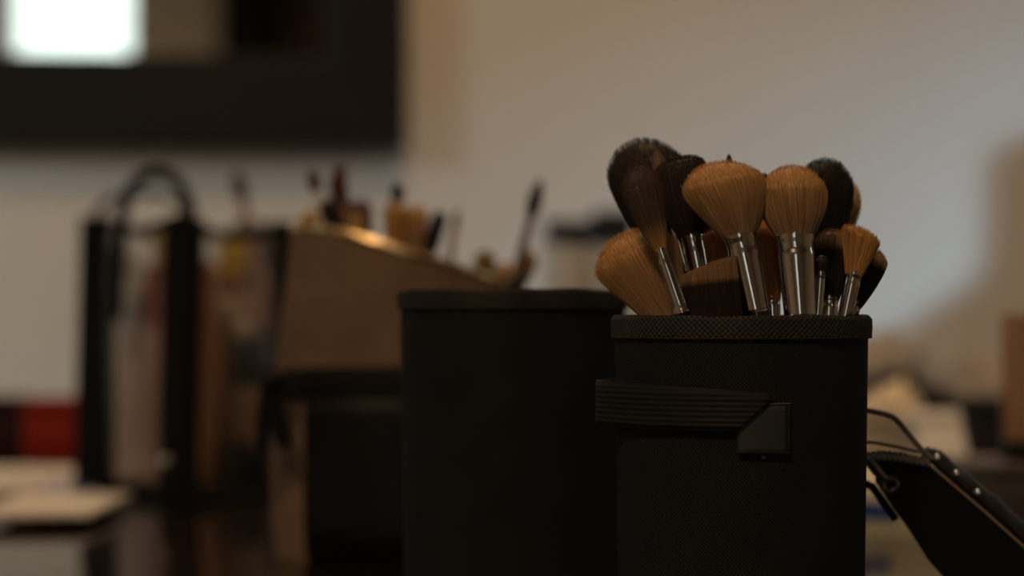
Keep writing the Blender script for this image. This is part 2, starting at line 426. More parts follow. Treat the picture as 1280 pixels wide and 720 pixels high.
M_hwood = mat('brown wooden handle', (0.17, 0.10, 0.05), 0.4, var=0.25, scale=40, stretch=(1, 1, 0.1))
M_hpink = mat('dusty pink handle', (0.42, 0.26, 0.22), 0.35, var=0.08)
M_copper = mat('copper ferrule', (0.75, 0.40, 0.22), 0.25, 1.0)
M_gun = mat('gunmetal ferrule', (0.25, 0.22, 0.20), 0.28, 1.0, var=0.06)

def bristle_mesh(z0, hl, w0, d0, W, D, tc=0.72, tm=0.75, p=2.0, slant=0.0, bend=0.0, narrow=0.0, n=700, seed=0, sr=0.00011, q=2.0, jit=0.016):
    rng = np.random.default_rng(seed)
    def body(t, a0, A): return (a0+(A-a0)*(1-(1-np.clip(t/tm, 0, 1))**p))*(1-narrow*np.clip(t, 0, 1.2)**2.5)
    def top(r, ca): return tc+(1-tc)*np.sqrt(np.clip(1-np.clip(r, 0, 1)**q, 0, 1))+slant*r*ca
    V = []; Fc = []; A = []; base = 0
    # core
    seg = 28; rows = []
    for i in range(13): rows.append((0.92, i/12, None))
    for r in np.linspace(0.92, 0.03, 12): rows.append((r, 1.0, 1))
    for r, tt, cap in rows:
        for k in range(seg):
            a = 2*math.pi*k/seg; ca, sa_ = math.cos(a), math.sin(a)
            t = float(top(np.array(r), ca))*tt*0.96
            V.append((r*ca*float(body(t, w0, W))+bend*t*t, r*sa_*float(body(t, d0, D)), z0+t*hl)); A.append((min(1, t), 0.32, 0, 1))
    for i in range(len(rows)-1):
        for k in range(seg):
            a = i*seg+k; b = i*seg+(k+1) % seg; Fc.append((a, b, b+seg, a+seg))
    Fc.append(tuple(range((len(rows)-1)*seg, len(rows)*seg)))
    base = len(V)
    # strands
    K = 8
    rho = np.where(rng.random(n) < 0.38, 0.86+0.15*rng.random(n), 0.99*rng.random(n)**0.45)
    ang = rng.random(n)*2*np.pi; ca = np.cos(ang); sa = np.sin(ang)
    Te = top(rho, ca)*(1+jit*rng.standard_normal(n)*0.7)+0.004
    out = rng.standard_normal(n)*0.035
    rnd = rng.random(n)
    tk = np.linspace(0, 1, K)
    t = Te[:, None]*tk[None, :]
    lat = rho[:, None]*(1+out[:, None]*tk[None, :]**2)
    X = lat*ca[:, None]*body(t, w0, W)+bend*t*t
    Y = lat*sa[:, None]*body(t, d0, D)
    Z = z0+t*hl
    rad = sr*(1-0.65*tk)[None, :]*(0.8+0.5*rng.random(n))[:, None]
    ph = rng.random(n)*6.28
    S = 3; pts = np.zeros((n, K, S, 3))
    for s in range(S):
        pa = ph+2*np.pi*s/S
        pts[:, :, s, 0] = X+rad*np.cos(pa)[:, None]; pts[:, :, s, 1] = Y+rad*np.sin(pa)[:, None]; pts[:, :, s, 2] = Z
    idx = base+np.arange(n*K*S).reshape(n, K, S)
    f = []
    for s in range(S):
        s2 = (s+1) % S
        f.append(np.stack([idx[:, :-1, s], idx[:, :-1, s2], idx[:, 1:, s2], idx[:, 1:, s]], -1).reshape(-1, 4))
    f = np.concatenate(f).tolist()
    att = np.zeros((n, K, S, 4)); att[..., 0] = np.clip(t, 0, 1)[:, :, None]; att[..., 1] = rnd[:, None, None]; att[..., 3] = 1
    me = bpy.data.meshes.new('bristles')
    me.from_pydata(V+pts.reshape(-1, 3).tolist(), [], Fc+f); me.update()
    at = me.color_attributes.new('hair', 'FLOAT_COLOR', 'POINT')
    at.data.foreach_set('color', np.concatenate([np.array(A).ravel(), att.ravel()]).astype(np.float32))
    return me

def ell(prof, n=28):
    rings = [[(a*math.cos(2*math.pi*k/n), b*math.sin(2*math.pi*k/n), z) for k in range(n)] for a, b, z in prof]
    return MB().loft(rings, True, True, True)

_seed = [0]
def brush(name, label, tip, rim, cont, hl, W, D, fw, fd, fl, fb, hm=None, fm=None, hair=None, hr=None, group='makeup brushes in the front cup', n=700, sr=0.00009, crimp=True, **kw):
    """tip, rim: world points on the axis; the axis runs on down to the floor of its container (cx, cy, rx, ry, floor z).
    hl head length, W/D head half width/depth, fw/fd ferrule half width/depth at its mouth, fl length, fb radius at its foot"""
    hm = hm or M_hblack; fm = fm or M_chrome; hair = hair or H_tan
    tip, rim = Vector(tip), Vector(rim); cx, cy, rx, ry, zf = cont
    ax = (tip-rim).normalized()
    base = rim+ax*((zf-rim.z)/ax.z)
    e = math.hypot((base.x-cx)/rx, (base.y-cy)/ry)
    if e > 0.93:                       # keep the foot inside the container: stop where the wall holds it
        lo_, hi_ = 0.0, 1.0
        for _ in range(30):
            m_ = (lo_+hi_)/2; q_ = rim.lerp(base, m_)
            if math.hypot((q_.x-cx)/rx, (q_.y-cy)/ry) < 0.93: lo_ = m_
            else: hi_ = m_
        base = rim.lerp(base, lo_)
    L = (tip-base).length
    xa = (Vector((1, 0, 0))-ax*ax.x).normalized(); ya = ax.cross(xa)
    M = Matrix((xa, ya, ax)).transposed().to_4x4(); M.translation = base
    root = empty(name); root.matrix_world = M
    tag(root, label, 'brush', group)
    z0 = L-hl; zfer = z0-fl
    hr = hr or fb*1.05
    end = min(0.012, zfer*0.3)
    hp = [(hr*0.25, hr*0.25, 0.0), (hr*0.6, hr*0.6, end*0.25), (hr*0.8, hr*0.8, end), (hr, hr, zfer*0.5), (hr*1.05, hr*1.05, zfer*0.75), (fb*0.97, fb*0.97, zfer+0.0005)]
    if zfer > 0.006: ell(hp, 20).build('handle', hm, root)
    else: zfer = 0.001
    fp = [(fb*1.06, fb*1.06, zfer), (fb*1.08, fb*1.08, zfer+0.0008), (fb, fb, zfer+0.0012), (fb, fb, zfer+0.003)]
    Lf = z0-zfer
    for i in range(1, 29):
        t = i/28; a = fb+(fw-fb)*t; b = fb+(fd-fb)*t
        if crimp and 0.74 < t < 0.88: a *= 0.95; b *= 0.93
        fp.append((a, b, zfer+0.003+(Lf-0.003)*t))
    fp += [(fw*0.97, fd*0.97, z0+0.0003), (fw*0.93, fd*0.93, z0-0.0005)]
    ell(fp, 32).build('ferrule', fm, root)
    _seed[0] += 1
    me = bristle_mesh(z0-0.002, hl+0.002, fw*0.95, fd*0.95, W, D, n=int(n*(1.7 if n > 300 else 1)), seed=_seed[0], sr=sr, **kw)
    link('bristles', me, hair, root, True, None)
    return root

S1 = 1/F*0.84
CONT1 = (CX1, D1, CUPR-0.004, CUPR-0.004, 0.0045)
def fb_(label, tip, rim, name='makeup_brush', tip_off=0.0, rim_off=None, hl=90, W=40, D=None, fw=18, fd=None, fl=100, fb=16, **kw):
    """front-cup brush in pixels: tip=(px,py), rim=(px) at row 395; offsets in metres behind the cup's centre"""
    rim_off = tip_off if rim_off is None else rim_off
    d1 = D1+tip_off; d0 = D1+rim_off; s = d1/F
    D = D or W*0.62; fd = fd or fw*0.7
    return brush(name, label, P(tip[0], tip[1], d1), P(rim, 395, d0), CONT1, hl*s, W*s, D*s, fw*s, fd*s, fl*s, fb*s, **kw)

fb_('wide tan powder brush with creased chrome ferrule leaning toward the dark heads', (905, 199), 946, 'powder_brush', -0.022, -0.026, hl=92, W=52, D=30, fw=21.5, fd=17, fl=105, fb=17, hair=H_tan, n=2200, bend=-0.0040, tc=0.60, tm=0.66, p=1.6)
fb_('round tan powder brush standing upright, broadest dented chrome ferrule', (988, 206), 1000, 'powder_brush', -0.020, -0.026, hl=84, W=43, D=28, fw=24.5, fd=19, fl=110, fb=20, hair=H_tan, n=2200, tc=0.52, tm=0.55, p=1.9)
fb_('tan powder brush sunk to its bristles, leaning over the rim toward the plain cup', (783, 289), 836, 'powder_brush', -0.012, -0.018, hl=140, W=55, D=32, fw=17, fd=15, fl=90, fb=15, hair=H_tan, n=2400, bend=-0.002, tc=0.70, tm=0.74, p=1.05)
fb_('slanted dark brown brush with golden bristle roots on a slim chrome ferrule', (790, 205), 854, 'blush_brush', -0.030, -0.036, hl=108, W=27, D=12, fw=8, fd=7, fl=82, fb=10, hair=H_calico, n=1100, bend=0.0012, tc=0.66, tm=0.75, p=1.5, narrow=0.08)
fb_('largest black domed brush standing behind the slanted dark brown one', (803, 172), 862, 'kabuki_brush', 0.026, 0.014, hl=165, W=50, D=34, fw=18, fd=16, fl=60, fb=16, hair=H_dark, n=2200, jit=0.010, bend=-0.003, tc=0.68, tm=0.75, p=1.9)
fb_('small tapered greyish brown brush peeking up between the dark heads', (819, 185), 872, 'blending_brush', 0.006, -0.001, hl=90, W=13, D=9, fw=6, fd=6, fl=70, fb=6, hair=H_brown, n=400, tc=0.4, tm=0.6, p=1.6, narrow=0.1)
fb_('square topped dark brown brush with chrome ferrule beside the wide tan brush', (846, 197), 884, 'contour_brush', -0.004, -0.010, hl=95, W=34, D=18, fw=15, fd=12, fl=95, fb=12, hair=H_dark, n=1500, tc=0.80, tm=0.6, p=2, slant=0.03, jit=0.012, q=3)
fb_('flat topped brush with pale brown tips and dark body low on the rim', (885, 330), 893, 'buffing_brush', -0.027, -0.028, hl=80, W=36, D=22, fw=31, fd=20, fl=70, fb=18, hair=H_kab, n=1800, tc=0.93, tm=0.5, p=2, slant=0.10)
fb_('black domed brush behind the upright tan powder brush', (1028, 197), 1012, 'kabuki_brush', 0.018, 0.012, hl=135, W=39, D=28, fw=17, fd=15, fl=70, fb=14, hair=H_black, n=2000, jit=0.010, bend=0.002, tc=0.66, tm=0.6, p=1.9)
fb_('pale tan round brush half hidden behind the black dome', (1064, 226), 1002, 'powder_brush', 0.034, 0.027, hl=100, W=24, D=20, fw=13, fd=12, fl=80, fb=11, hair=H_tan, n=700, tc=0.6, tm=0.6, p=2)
fb_('small honey coloured flared brush at the edge nearest the zip pouch', (1080, 285), 1056, 'fan_brush', -0.014, -0.014, hl=54, W=27, D=13, fw=11, fd=9, fl=70, fb=9, hair=H_tan2, n=900, tc=0.78, tm=0.95, p=1.1, slant=-0.10, jit=0.03)
fb_('black angled brush with tan tips, outermost toward the zip pouch', (1098, 312), 1063, 'angled_brush', -0.001, -0.003, hl=70, W=18, D=11, fw=9, fd=8, fl=50, fb=8, hair=H_two, n=700, tc=0.84, tm=0.7, p=1.6, slant=-0.06)
fb_('black brush with tan tip between the upright tan brush and the honey one', (1041, 286), 1036, 'shader_brush', -0.004, -0.008, hl=84, W=21, D=13, fw=12, fd=10, fl=60, fb=10, hair=H_two, n=800, tc=0.80, tm=0.6, p=1.8)
fb_('orange tan brush glowing behind the low flat topped one', (892, 284), 905, 'blush_brush', 0.003, 0.002, hl=80, W=21, D=14, fw=12, fd=10, fl=60, fb=9, hair=H_orange, n=600, tc=0.7, tm=0.6, p=1.8)
fb_('orange tan brush in the gap between the two big tan powder brushes', (958, 270), 966, 'blush_brush', 0.004, 0.0, hl=100, W=17, D=14, fw=11, fd=10, fl=50, fb=9, hair=H_orange, n=600, tc=0.7, tm=0.6, p=1.8)
fb_('thin black liner brush tip just clearing the wide tan brush', (911, 192), 921, 'liner_brush', 0.022, 0.016, hl=26, W=4.5, D=4, fw=3.4, fd=3.4, fl=70, fb=4, hair=H_black, n=140, tc=0.5, tm=0.5, p=1.5)
fb_('thin black brush tip leaning in the gap between the big tan heads', (955, 216), 943, 'liner_brush', 0.024, 0.021, hl=24, W=7, D=5, fw=5, fd=4, fl=80, fb=5, hair=H_black, n=180, tc=0.8, tm=0.5, p=1.5)
fb_('slim dark brush with bright chrome ferrule below the square topped brown one', (882, 268), 912, 'liner_brush', 0.013, 0.008, hl=26, W=7, D=5, fw=6, fd=5, fl=50, fb=6, hair=H_black, n=180, tc=0.6, tm=0.5, p=1.5)
fb_('short black brush with chrome ferrule beside the upright tan brush foot', (1028, 318), 1022, 'shader_brush', -0.018, -0.018, hl=22, W=9, D=6, fw=7, fd=6, fl=60, fb=6, hair=H_black, n=180, tc=0.6, tm=0.5, p=1.5)

# ------------------------------------------------------------------ clear zip pouch leaning beside the cup
M_pvc = vinyl_mat('clear vinyl', (0.80, 0.77, 0.74), 0.5, 0.3)
M_pvcedge = mat('grey welded vinyl edge', (0.16, 0.14, 0.13), 0.3, var=0.1)
M_gloss = mat('glossy black vinyl', (0.006, 0.0055, 0.005), 0.35, spec=0.03, var=0.1, bump=0.3, bscale=160)
M_matt = mat('soft black panel', (0.0045, 0.0042, 0.0038), 0.6, spec=0.15, var=0.15)
M_teeth = mat('dark zip teeth', (0.16, 0.14, 0.12), 0.35, 0.5)
DP = 0.900
zp = empty('zip_pouch', P(1340, 821, DP)); zp.location.z = 0.0
tag(zp, 'black zip pouch with clear plastic flap leaning beside the packed brush cup', 'pouch')
def zl(px, py, dd=0.0): return P(px, py, DP+dd)-Vector(zp.location)
def slab(poly, d0, d1):
    a = [zl(x, y, d0) for x, y in poly]; b = [zl(x, y, d1) for x, y in poly]
    return MB().loft([a, b], True, True, True)
front = [(1092, 572), (1128, 574), (1163, 582), (1230, 639), (1300, 702), (1440, 820.5), (1310, 820.5), (1205, 750), (1160, 700), (1140, 668), (1112, 628), (1094, 602)]
slab(front, 0.0, 0.010).build('front_panel', M_matt, zp, True, 30)
# light piping along the front panel's upper edge
MB().tube([zl(x, y, -0.0006) for x, y in ((1128, 574), (1150, 577), (1163, 582), (1230, 639), (1300, 702), (1438, 819))], 0.00055, 8).build('piping', mat('pale worn piping', (0.22, 0.17, 0.11), 0.35), zp)
# glossy gusset folding back from that edge
g0 = [(1150, 577), (1164, 581), (1230, 638), (1300, 701), (1439, 820)]; g1 = [(1158, 562), (1174, 566), (1246, 625), (1318, 690), (1455, 812)]
rows = []
for (a, b), (c, d) in zip(g0, g1):
    rows.append([zl(a+(c-a)*k/6, b+(d-b)*k/6-3*math.sin(math.pi*k/6), 0.001+0.022*k/6) for k in range(7)])
fine = []
for i in range(len(rows)-1):
    for s in range(8):
        t = s/8; fine.append([rows[i][k].lerp(rows[i+1][k], t)+Vector((0, 0, 0.0005*math.sin((i*8+s)*1.7+k))) for k in range(7)])
fine.append(rows[-1])
gs = MB().loft(fine, False).build('gusset', M_gloss, zp, True, None); gs.modifiers.new('thick', 'SOLIDIFY').thickness = 0.001
MB().tube([zl(x, y, 0.023) for x, y in g1], 0.0007, 8).build('gusset_piping', M_pvcedge, zp)
M_glint = mat('bright steel stud', (0.85, 0.88, 0.92), 0.12, 1.0)  # beads put in to imitate small glints along the gusset
for sx, sy in ((1171, 571), (1195, 591), (1222, 615)):
    c_ = zl(sx, sy, 0.008)
    MB().lathe([(0.0011, -0.0006), (0.0011, 0.0004), (0.0007, 0.0010), (0.0002, 0.0012)], 12).build('glint_bead', M_glint, zp).location = c_

# clear flap
flap = [(1058, 511), (1085, 513), (1108, 518), (1122, 526), (1140, 548), (1164, 574), (1128, 572), (1092, 570), (1062, 572)]
slab(flap, 0.004, 0.0052).build('clear_flap', M_pvc, zp, False)
MB().tube([zl(x, y, 0.0046) for x, y in ((1056, 511), (1085, 513), (1104, 517), (1116, 521), (1124, 528), (1140, 548), (1152, 562), (1168, 577))], 0.0011, 8).build('welded_edge', M_pvcedge, zp)
MB().tube([zl(x, y, 0.004) for x, y in ((1060, 553), (1090, 553), (1120, 558), (1150, 565))], 0.0013, 8, 0.5).build('flap_seam', M_pvcedge, zp)
# zip
tape = [(1076, 566), (1100, 563), (1130, 566), (1160, 574), (1164, 584), (1130, 579), (1100, 577), (1080, 580)]
slab(tape, -0.0016, -0.0002).build('zip_tape', M_matt, zp, False)
tm_ = MB()
for i in range(24):
    t = i/23; x = 1082+(1160-1082)*t; y = 569.5+8*t*t
    p = zl(x, y, -0.0026); k = 0.0008
    tm_.box((p.x-k*0.7, p.y-k, p.z-(0.0016 if i % 2 else 0.0008)), (p.x+k*0.7, p.y+k, p.z+(0.0008 if i % 2 else 0.0016)))
tm_.build('zip_teeth', M_teeth, zp, False)
ring = [zl(1112+9*math.cos(a), 606+8*math.sin(a), -0.0022) for a in [2*math.pi*k/20 for k in range(21)]]
MB().tube(ring, 0.0013, 8).build('zip_pull', M_gun, zp)
MB().tube([zl(1086, 575, -0.003), zl(1096, 588, -0.003), zl(1106, 598, -0.0026)], [0.002, 0.0022, 0.0014], 8).build('zip_slider', M_gun, zp)
MB().tube([zl(1070, 600, 0.012), zl(1090, 608, 0.013), zl(1105, 628, 0.013), zl(1120, 650, 0.012)], 0.0016, 8).build('wrist_cord', M_gloss, zp)

# blue and white packet lying behind the pouch
M_pack = mat('off white packet film', (0.62, 0.58, 0.44), 0.25, var=0.12, scale=30, bump=0.5, bscale=60)
M_blue = mat('blue printed band', (0.03, 0.07, 0.30), 0.3, var=0.1)
pk = empty('wipes_packet', (PX(1112, 1.42), 1.42, 0)); tag(pk, 'crinkled off-white packet with a blue band under the zip pouch', 'packet')
def pillow(a, b, h, n=24, z0=0.0):
    rows = []
    for i in range(n+1):
        x = -1+2*i/n; row = []
        for j in range(n+1):
            y = -1+2*j/n; e = max(0, (1-x**4)*(1-y**4))**0.5
            row.append((x*a, y*b, z0+h*(0.5+0.5*e)+0.0015*noise.noise(Vector((x*4, y*4, 2)))*e))
        rows.append(row)
    lo = [[(p[0], p[1], z0) for p in r] for r in rows]
    mb = MB().loft(rows, False); mb.loft([list(reversed(r)) for r in lo], False)
    bo = [r[0] for r in rows]+rows[-1][1:]+[r[-1] for r in reversed(rows[:-1])]+list(reversed(rows[0][1:-1]))
    mb.loft([bo, [(p[0], p[1], z0) for p in bo]], True)
    return mb
pillow(0.030, 0.045, 0.040).build('packet_body', M_pack, pk)
MB().loft([[(-0.030, y, z) for y, z in ((-0.0456, 0.010), (-0.0462, 0.015), (-0.0456, 0.022))], [(-0.004, y, z) for y, z in ((-0.0456, 0.009), (-0.0462, 0.013), (-0.0456, 0.018))]], True, True, True).build('blue_band', M_blue, pk, False)

# ------------------------------------------------------------------ tan pouch of brushes
M_suede = mat('tan suede', (0.205, 0.13, 0.085), 0.8, spec=0.2, var=0.15, scale=40, bump=0.3, bscale=300)
M_gold = mat('gold piping', (0.88, 0.64, 0.34), 0.24, 1.0, var=0.1)
M_ribbon = mat('black satin ribbon', (0.007, 0.006, 0.0052), 0.5, spec=0.2, var=0.1)
DB = 1.275; BX = PX(497, DB)
tp = empty('brush_holder', (BX, DB, 0)); tag(tp, 'tan slope-topped brush holder with gold rim and black tied band', 'brush holder')
def brx(z): return 0.0665-0.0105*max(0, min(1, (z-0.08)/0.09))+(-0.002 if z < 0.004 else 0)
BRY = 0.046
def ztop(x):    # x relative to the holder's centre; level shoulder, then a slope
    return 0.1728-0.30*0.009*math.log(1+math.exp((x+0.042)/0.009))
def holder_rings(off, zs):
    rings = []
    for f in zs:
        ring = []
        for k in range(96):
            a = 2*math.pi*k/96; z = f*ztop(0.058*math.cos(a))
            ring.append(((brx(z)+off)*math.cos(a), (BRY+off)*math.sin(a), z))
        rings.append(ring)
    return rings
zs = [0, 0.02, 0.1, 0.2, 0.3, 0.4, 0.5, 0.6, 0.7, 0.8, 0.9, 1.0]
MB().loft(holder_rings(0, zs)+holder_rings(-0.003, [1.0, 0.8, 0.6, 0.4, 0.2, 0.03]), True, True, True).build('holder_body', M_suede, tp)
rg = [Vector(p) for p in holder_rings(-0.0013, [1.0])[0]]
MB().tube(rg+[rg[0]], 0.0026, 12).build('gold_rim', M_gold, tp)
# lower black pocket over the front, and the tied band
rows = []
a0, a1 = math.radians(180+49), math.radians(360-8)
for i in range(41):
    a = a0+(a1-a0)*i/40; row = []
    for z in (0.001, 0.02, 0.04, 0.06, 0.075, 0.088):
        row.append(((brx(z)+0.0025)*math.cos(a), (BRY+0.0025)*math.sin(a), z))
    rows.append(row)
pc = MB().loft(rows, False).build('front_pocket', M_ribbon, tp); pc.modifiers.new('thick', 'SOLIDIFY').thickness = 0.002
band = []
for z, o in ((0.086, 0.0028), (0.087, 0.0048), (0.094, 0.0058), (0.101, 0.0048), (0.102, 0.0028)):
    band.append([((brx(z)+o)*math.cos(2*math.pi*k/96), (BRY+o)*math.sin(2*math.pi*k/96), z-0.0045*max(0, -math.cos(2*math.pi*k/96))**6+0.002*math.sin(2*math.pi*k/96+0.5)) for k in range(96)])
band.append(band[0])
MB().loft(band, True).build('tied_band', M_ribbon, tp)
def hl_(px, py, d=1.225): return P(px, py, d)-Vector(tp.location)
kn = [hl_(352, 468), hl_(342, 476), hl_(334, 482), hl_(330, 490)]
MB().tube(kn, [0.007, 0.0085, 0.007, 0.0035], 14, 0.7).build('knot', M_ribbon, tp)
MB().tube([hl_(334, 482), hl_(329, 510), hl_(327, 535), hl_(328, 562)], [0.003, 0.0032, 0.0034, 0.003], 10).build('ribbon_tail', M_ribbon, tp)
MB().tube([hl_(338, 482), hl_(344, 510), hl_(350, 535), hl_(356, 558)], [0.003, 0.0042, 0.0048, 0.0042], 10).build('ribbon_tail', M_ribbon, tp)

CONT2 = (BX, DB, 0.052, 0.032, 0.007)
def hb(label, tip, foot, off, name='makeup_brush', hl=20, W=8, D=None, fw=5, fl=20, fb=4, n=160, **kw):
    """brush in the tan holder: tip and foot are pixels (the foot anywhere lower on its axis)"""
    d = DB+off; s = d/F; D = D or W*0.7
    return brush(name, label, P(tip[0], tip[1], d), P(foot[0], foot[1], d), CONT2, hl*s, W*s, D*s, fw*s, fw*0.8*s, fl*s, fb*s, group='makeup brushes in the tan holder', n=n, sr=0.00022, **kw)
hb('rust tipped brush with bright silver ferrule at the tall end of the tan holder', (388, 213), (414, 300), -0.012, 'lip_brush', hl=28, W=7.5, fw=7.5, fl=48, fb=8, hair=H_rust, tc=0.6, fm=mat('bright silver ferrule', (0.85, 0.86, 0.86), 0.35, 0.5))
hb('curved rust brown brush beside the silver ferruled one', (412, 212), (442, 300), 0.004, 'angled_brush', hl=52, W=12, D=7, fw=9, fl=40, fb=6, hair=H_rust, bend=0.004, tc=0.7, slant=0.1, fm=M_copper)
hb('short black handled stub between the rust brushes', (408, 248), (428, 310), -0.016, 'smudge_brush', hl=46, W=14, fw=9, fl=20, fb=7, hair=H_black, tc=0.75)
hb('tan blunt brush over the highest corner of the holder', (386, 262), (396, 320), 0.018, 'blush_brush', hl=50, W=13, fw=9, fl=20, fb=6, hair=H_tan2, tc=0.75)
hb('dark brown brush with pale heart beside the fluffy tan pair', (448, 248), (458, 320), 0.008, 'shader_brush', hl=48, W=15, fw=9, fl=20, fb=6, hair=H_brown, tc=0.7)
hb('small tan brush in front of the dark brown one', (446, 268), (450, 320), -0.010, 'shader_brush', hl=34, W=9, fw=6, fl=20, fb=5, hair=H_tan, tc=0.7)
hb('small black sponge tip rising above the fluffy tan pair', (497, 228), (498, 300), 0.022, 'sponge_applicator', hl=26, W=9, fw=4, fl=30, fb=4, hair=H_black, tc=0.6)
hb('fluffy tan brush, nearer the dark brown one', (494, 252), (496, 330), 0.004, 'blush_brush', hl=62, W=15, fw=11, fl=20, fb=7, hair=H_tan2, tc=0.8, n=260)
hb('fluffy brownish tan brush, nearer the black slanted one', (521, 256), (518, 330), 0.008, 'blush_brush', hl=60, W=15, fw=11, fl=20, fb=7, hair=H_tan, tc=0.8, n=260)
hb('black slanted brush halfway down the sloping rim', (552, 262), (533, 330), -0.008, 'smudge_brush', hl=56, W=10, fw=8, fl=20, fb=6, hair=H_black, tc=0.7)
hb('thin dusty pink handled brush beside the black slanted one', (572, 262), (562, 330), 0.006, 'liner_brush', hl=22, W=4, fw=4, fl=30, fb=4, hair=H_brown, tc=0.5, fm=M_copper, hm=M_hpink)
hb('olive tan round brush low at the sloping rim', (607, 312), (604, 370), -0.002, 'crease_brush', hl=34, W=14, fw=8, fl=20, fb=6, hair=hair_mat('olive tan bristles', (0.22, 0.14, 0.04), (0.27, 0.18, 0.05), 0.5, 0.3), tc=0.6)
hb('long brown handled brush with black oval head leaning high', (676, 223), (646, 340), 0.012, 'crease_brush', hl=46, W=9.5, fw=5, fl=70, fb=6, hair=H_black, tc=0.35, tm=0.4, narrow=0.25, fm=M_hwood, hm=M_hwood, crimp=False)
hb('peach tan brush crouching at the low end of the rim', (634, 328), (622, 380), 0.010, 'shader_brush', hl=36, W=13, fw=8, fl=20, fb=6, hair=H_tan, tc=0.7)
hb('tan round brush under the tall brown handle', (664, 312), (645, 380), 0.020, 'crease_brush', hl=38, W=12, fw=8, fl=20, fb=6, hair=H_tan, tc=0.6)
hb('dark grey domed brush lowest behind the plain cup rim', (648, 340), (622, 400), -0.004, 'buffing_brush', hl=30, W=16, fw=10, fl=20, fb=8, hair=hair_mat('grey bristles', (0.03, 0.028, 0.026), (0.06, 0.055, 0.05), 0.5, 0.3), tc=0.5, n=240)

# ------------------------------------------------------------------ jars behind
M_white = mat('frosted white plastic', (0.55, 0.51, 0.46), 0.35, var=0.04)
M_cap = mat('black plastic cap', (0.008, 0.008, 0.007), 0.35, var=0.1)
def jar(label, px, d, r, ytop, ycap):
    o = empty('lotion_bottle', (PX(px, d), d, 0)); tag(o, label, 'bottle', 'white bottles behind the cups')
    zt, zc = PZ(ytop, d), PZ(ycap, d)
    MB().lathe([(r*0.9, 0), (r*0.97, 0.003), (r*0.97, zc-0.01), (r*0.9, zc-0.004), (r*0.85, zc)], 40).build('bottle_body', M_white, o)
    MB().lathe([(r, zc), (r, zt-0.002), (r-0.002, zt), (0.003, zt)], 40).build('lid', M_cap, o)
jar('shorter white bottle with black lid behind the plain cup', 710, 2.25, 0.022, 276, 303)
jar('taller white bottle with black lid, half behind the brush heads', 767, 2.25, 0.021, 264, 306)

# ------------------------------------------------------------------ clear cosmetics bag and its contents
M_film = vinyl_mat('smoky clear vinyl', (0.90, 0.88, 0.86), 0.3, 0.2)
M_bagblk = mat('black bag binding', (0.006, 0.005, 0.0045), 0.6, spec=0.15, var=0.15)
FC = Vector((PX(222, 1.56), 1.56, 0)); LC = Vector((PX(122, 1.70), 1.70, 0)); RC = Vector((PX(352, 1.66), 1.66, 0)); BC = LC+RC-FC
cb = empty('clear_cosmetics_bag', FC); tag(cb, 'smoky clear cosmetics bag with black corner bindings and looped handle', 'bag')
BH = 0.190
cs = [Vector((0, 0, 0)), RC-FC, BC-FC, LC-FC]
htop = [0.188, 0.184, 0.19, 0.193]
for i in range(4):
    a, b = cs[i], cs[(i+1) % 4]; nrm = Vector(((b-a).y, -(b-a).x, 0)).normalized()
    rows = []
    for k in range(13):
        t = k/12; p = a.lerp(b, t); h = htop[i]*(1-t)+htop[(i+1) % 4]*t-0.008*math.sin(math.pi*t)
        rows.append([p+nrm*0.006*math.sin(math.pi*t)*math.sin(math.pi*z/4*1.0)+Vector((0, 0, 0.004+(h-0.004)*z/4)) for z in range(5)])
    MB().loft(rows, False).build('vinyl_panel', M_film, cb, True, None)
    MB().tube([r[-1] for r in rows], 0.0032, 8).build('top_binding', M_bagblk, cb)
def corner(c, wd, tilt=(0, 0), h=0.19, wide2=None):
    n = c.normalized() if c.length > 0 else Vector((0, -1, 0))
    pts = []; rr = []
    for k in range(9):
        t = k/8; pts.append(c+Vector((tilt[0]*t, tilt[1]*t, 0.003+(h-0.003)*t))); rr.append(wd*(1+((wide2 or 1)-1)*(1-t)))
    MB().tube(pts, [q*0.5 for q in rr], 12, 2.0).build('corner_binding', M_bagblk, cb)
corner(cs[0], 0.0135, (0.004, 0.0), 0.188)
sn = MB().lathe([(0.0042, 0), (0.0042, 0.0012), (0.003, 0.0024), (0.0005, 0.003)], 20).build('glint_button', M_chrome, cb); sn.location = P(207, 577, 1.552)-Vector(cb.location); sn.rotation_euler = (math.pi/2, 0, 0)  # chrome disc added to imitate a glint on the corner strip
corner(cs[1], 0.006)
corner(cs[2], 0.006)
corner(cs[3], 0.0115, (-0.001, 0), 0.194, 1.5)
MB().loft([[p*1.02+Vector((0, 0, z)) for p in cs] for z in (0.0005, 0.011)], True, True, True).build('bag_bottom', M_bagblk, cb, False)
def bl(px, py, d): return P(px, py, d)-Vector(cb.location)
def arc(p0, p1, top, d0, d1, n=20):
    pts = []
    for k in range(n+1):
        a = math.pi*k/n; cx = (p0[0]+p1[0])/2; rx = (p1[0]-p0[0])/2
        y0 = p0[1]+(p1[1]-p0[1])*k/n
        pts.append(bl(cx-rx*math.cos(a), y0-(y0-top)*math.sin(a)**0.8, d0+(d1-d0)*k/n))
    return pts
MB().tube([bl(146, 400, 1.62), bl(148, 340, 1.62)]+arc((152, 295), (240, 295), 216, 1.62, 1.60)+[bl(240, 330, 1.60)], 0.0045, 10).build('handle', M_bagblk, cb)
MB().tube(arc((122, 275), (228, 265), 242, 1.74, 1.70), 0.0032, 10, 0.6).build('handle', M_bagblk, cb)

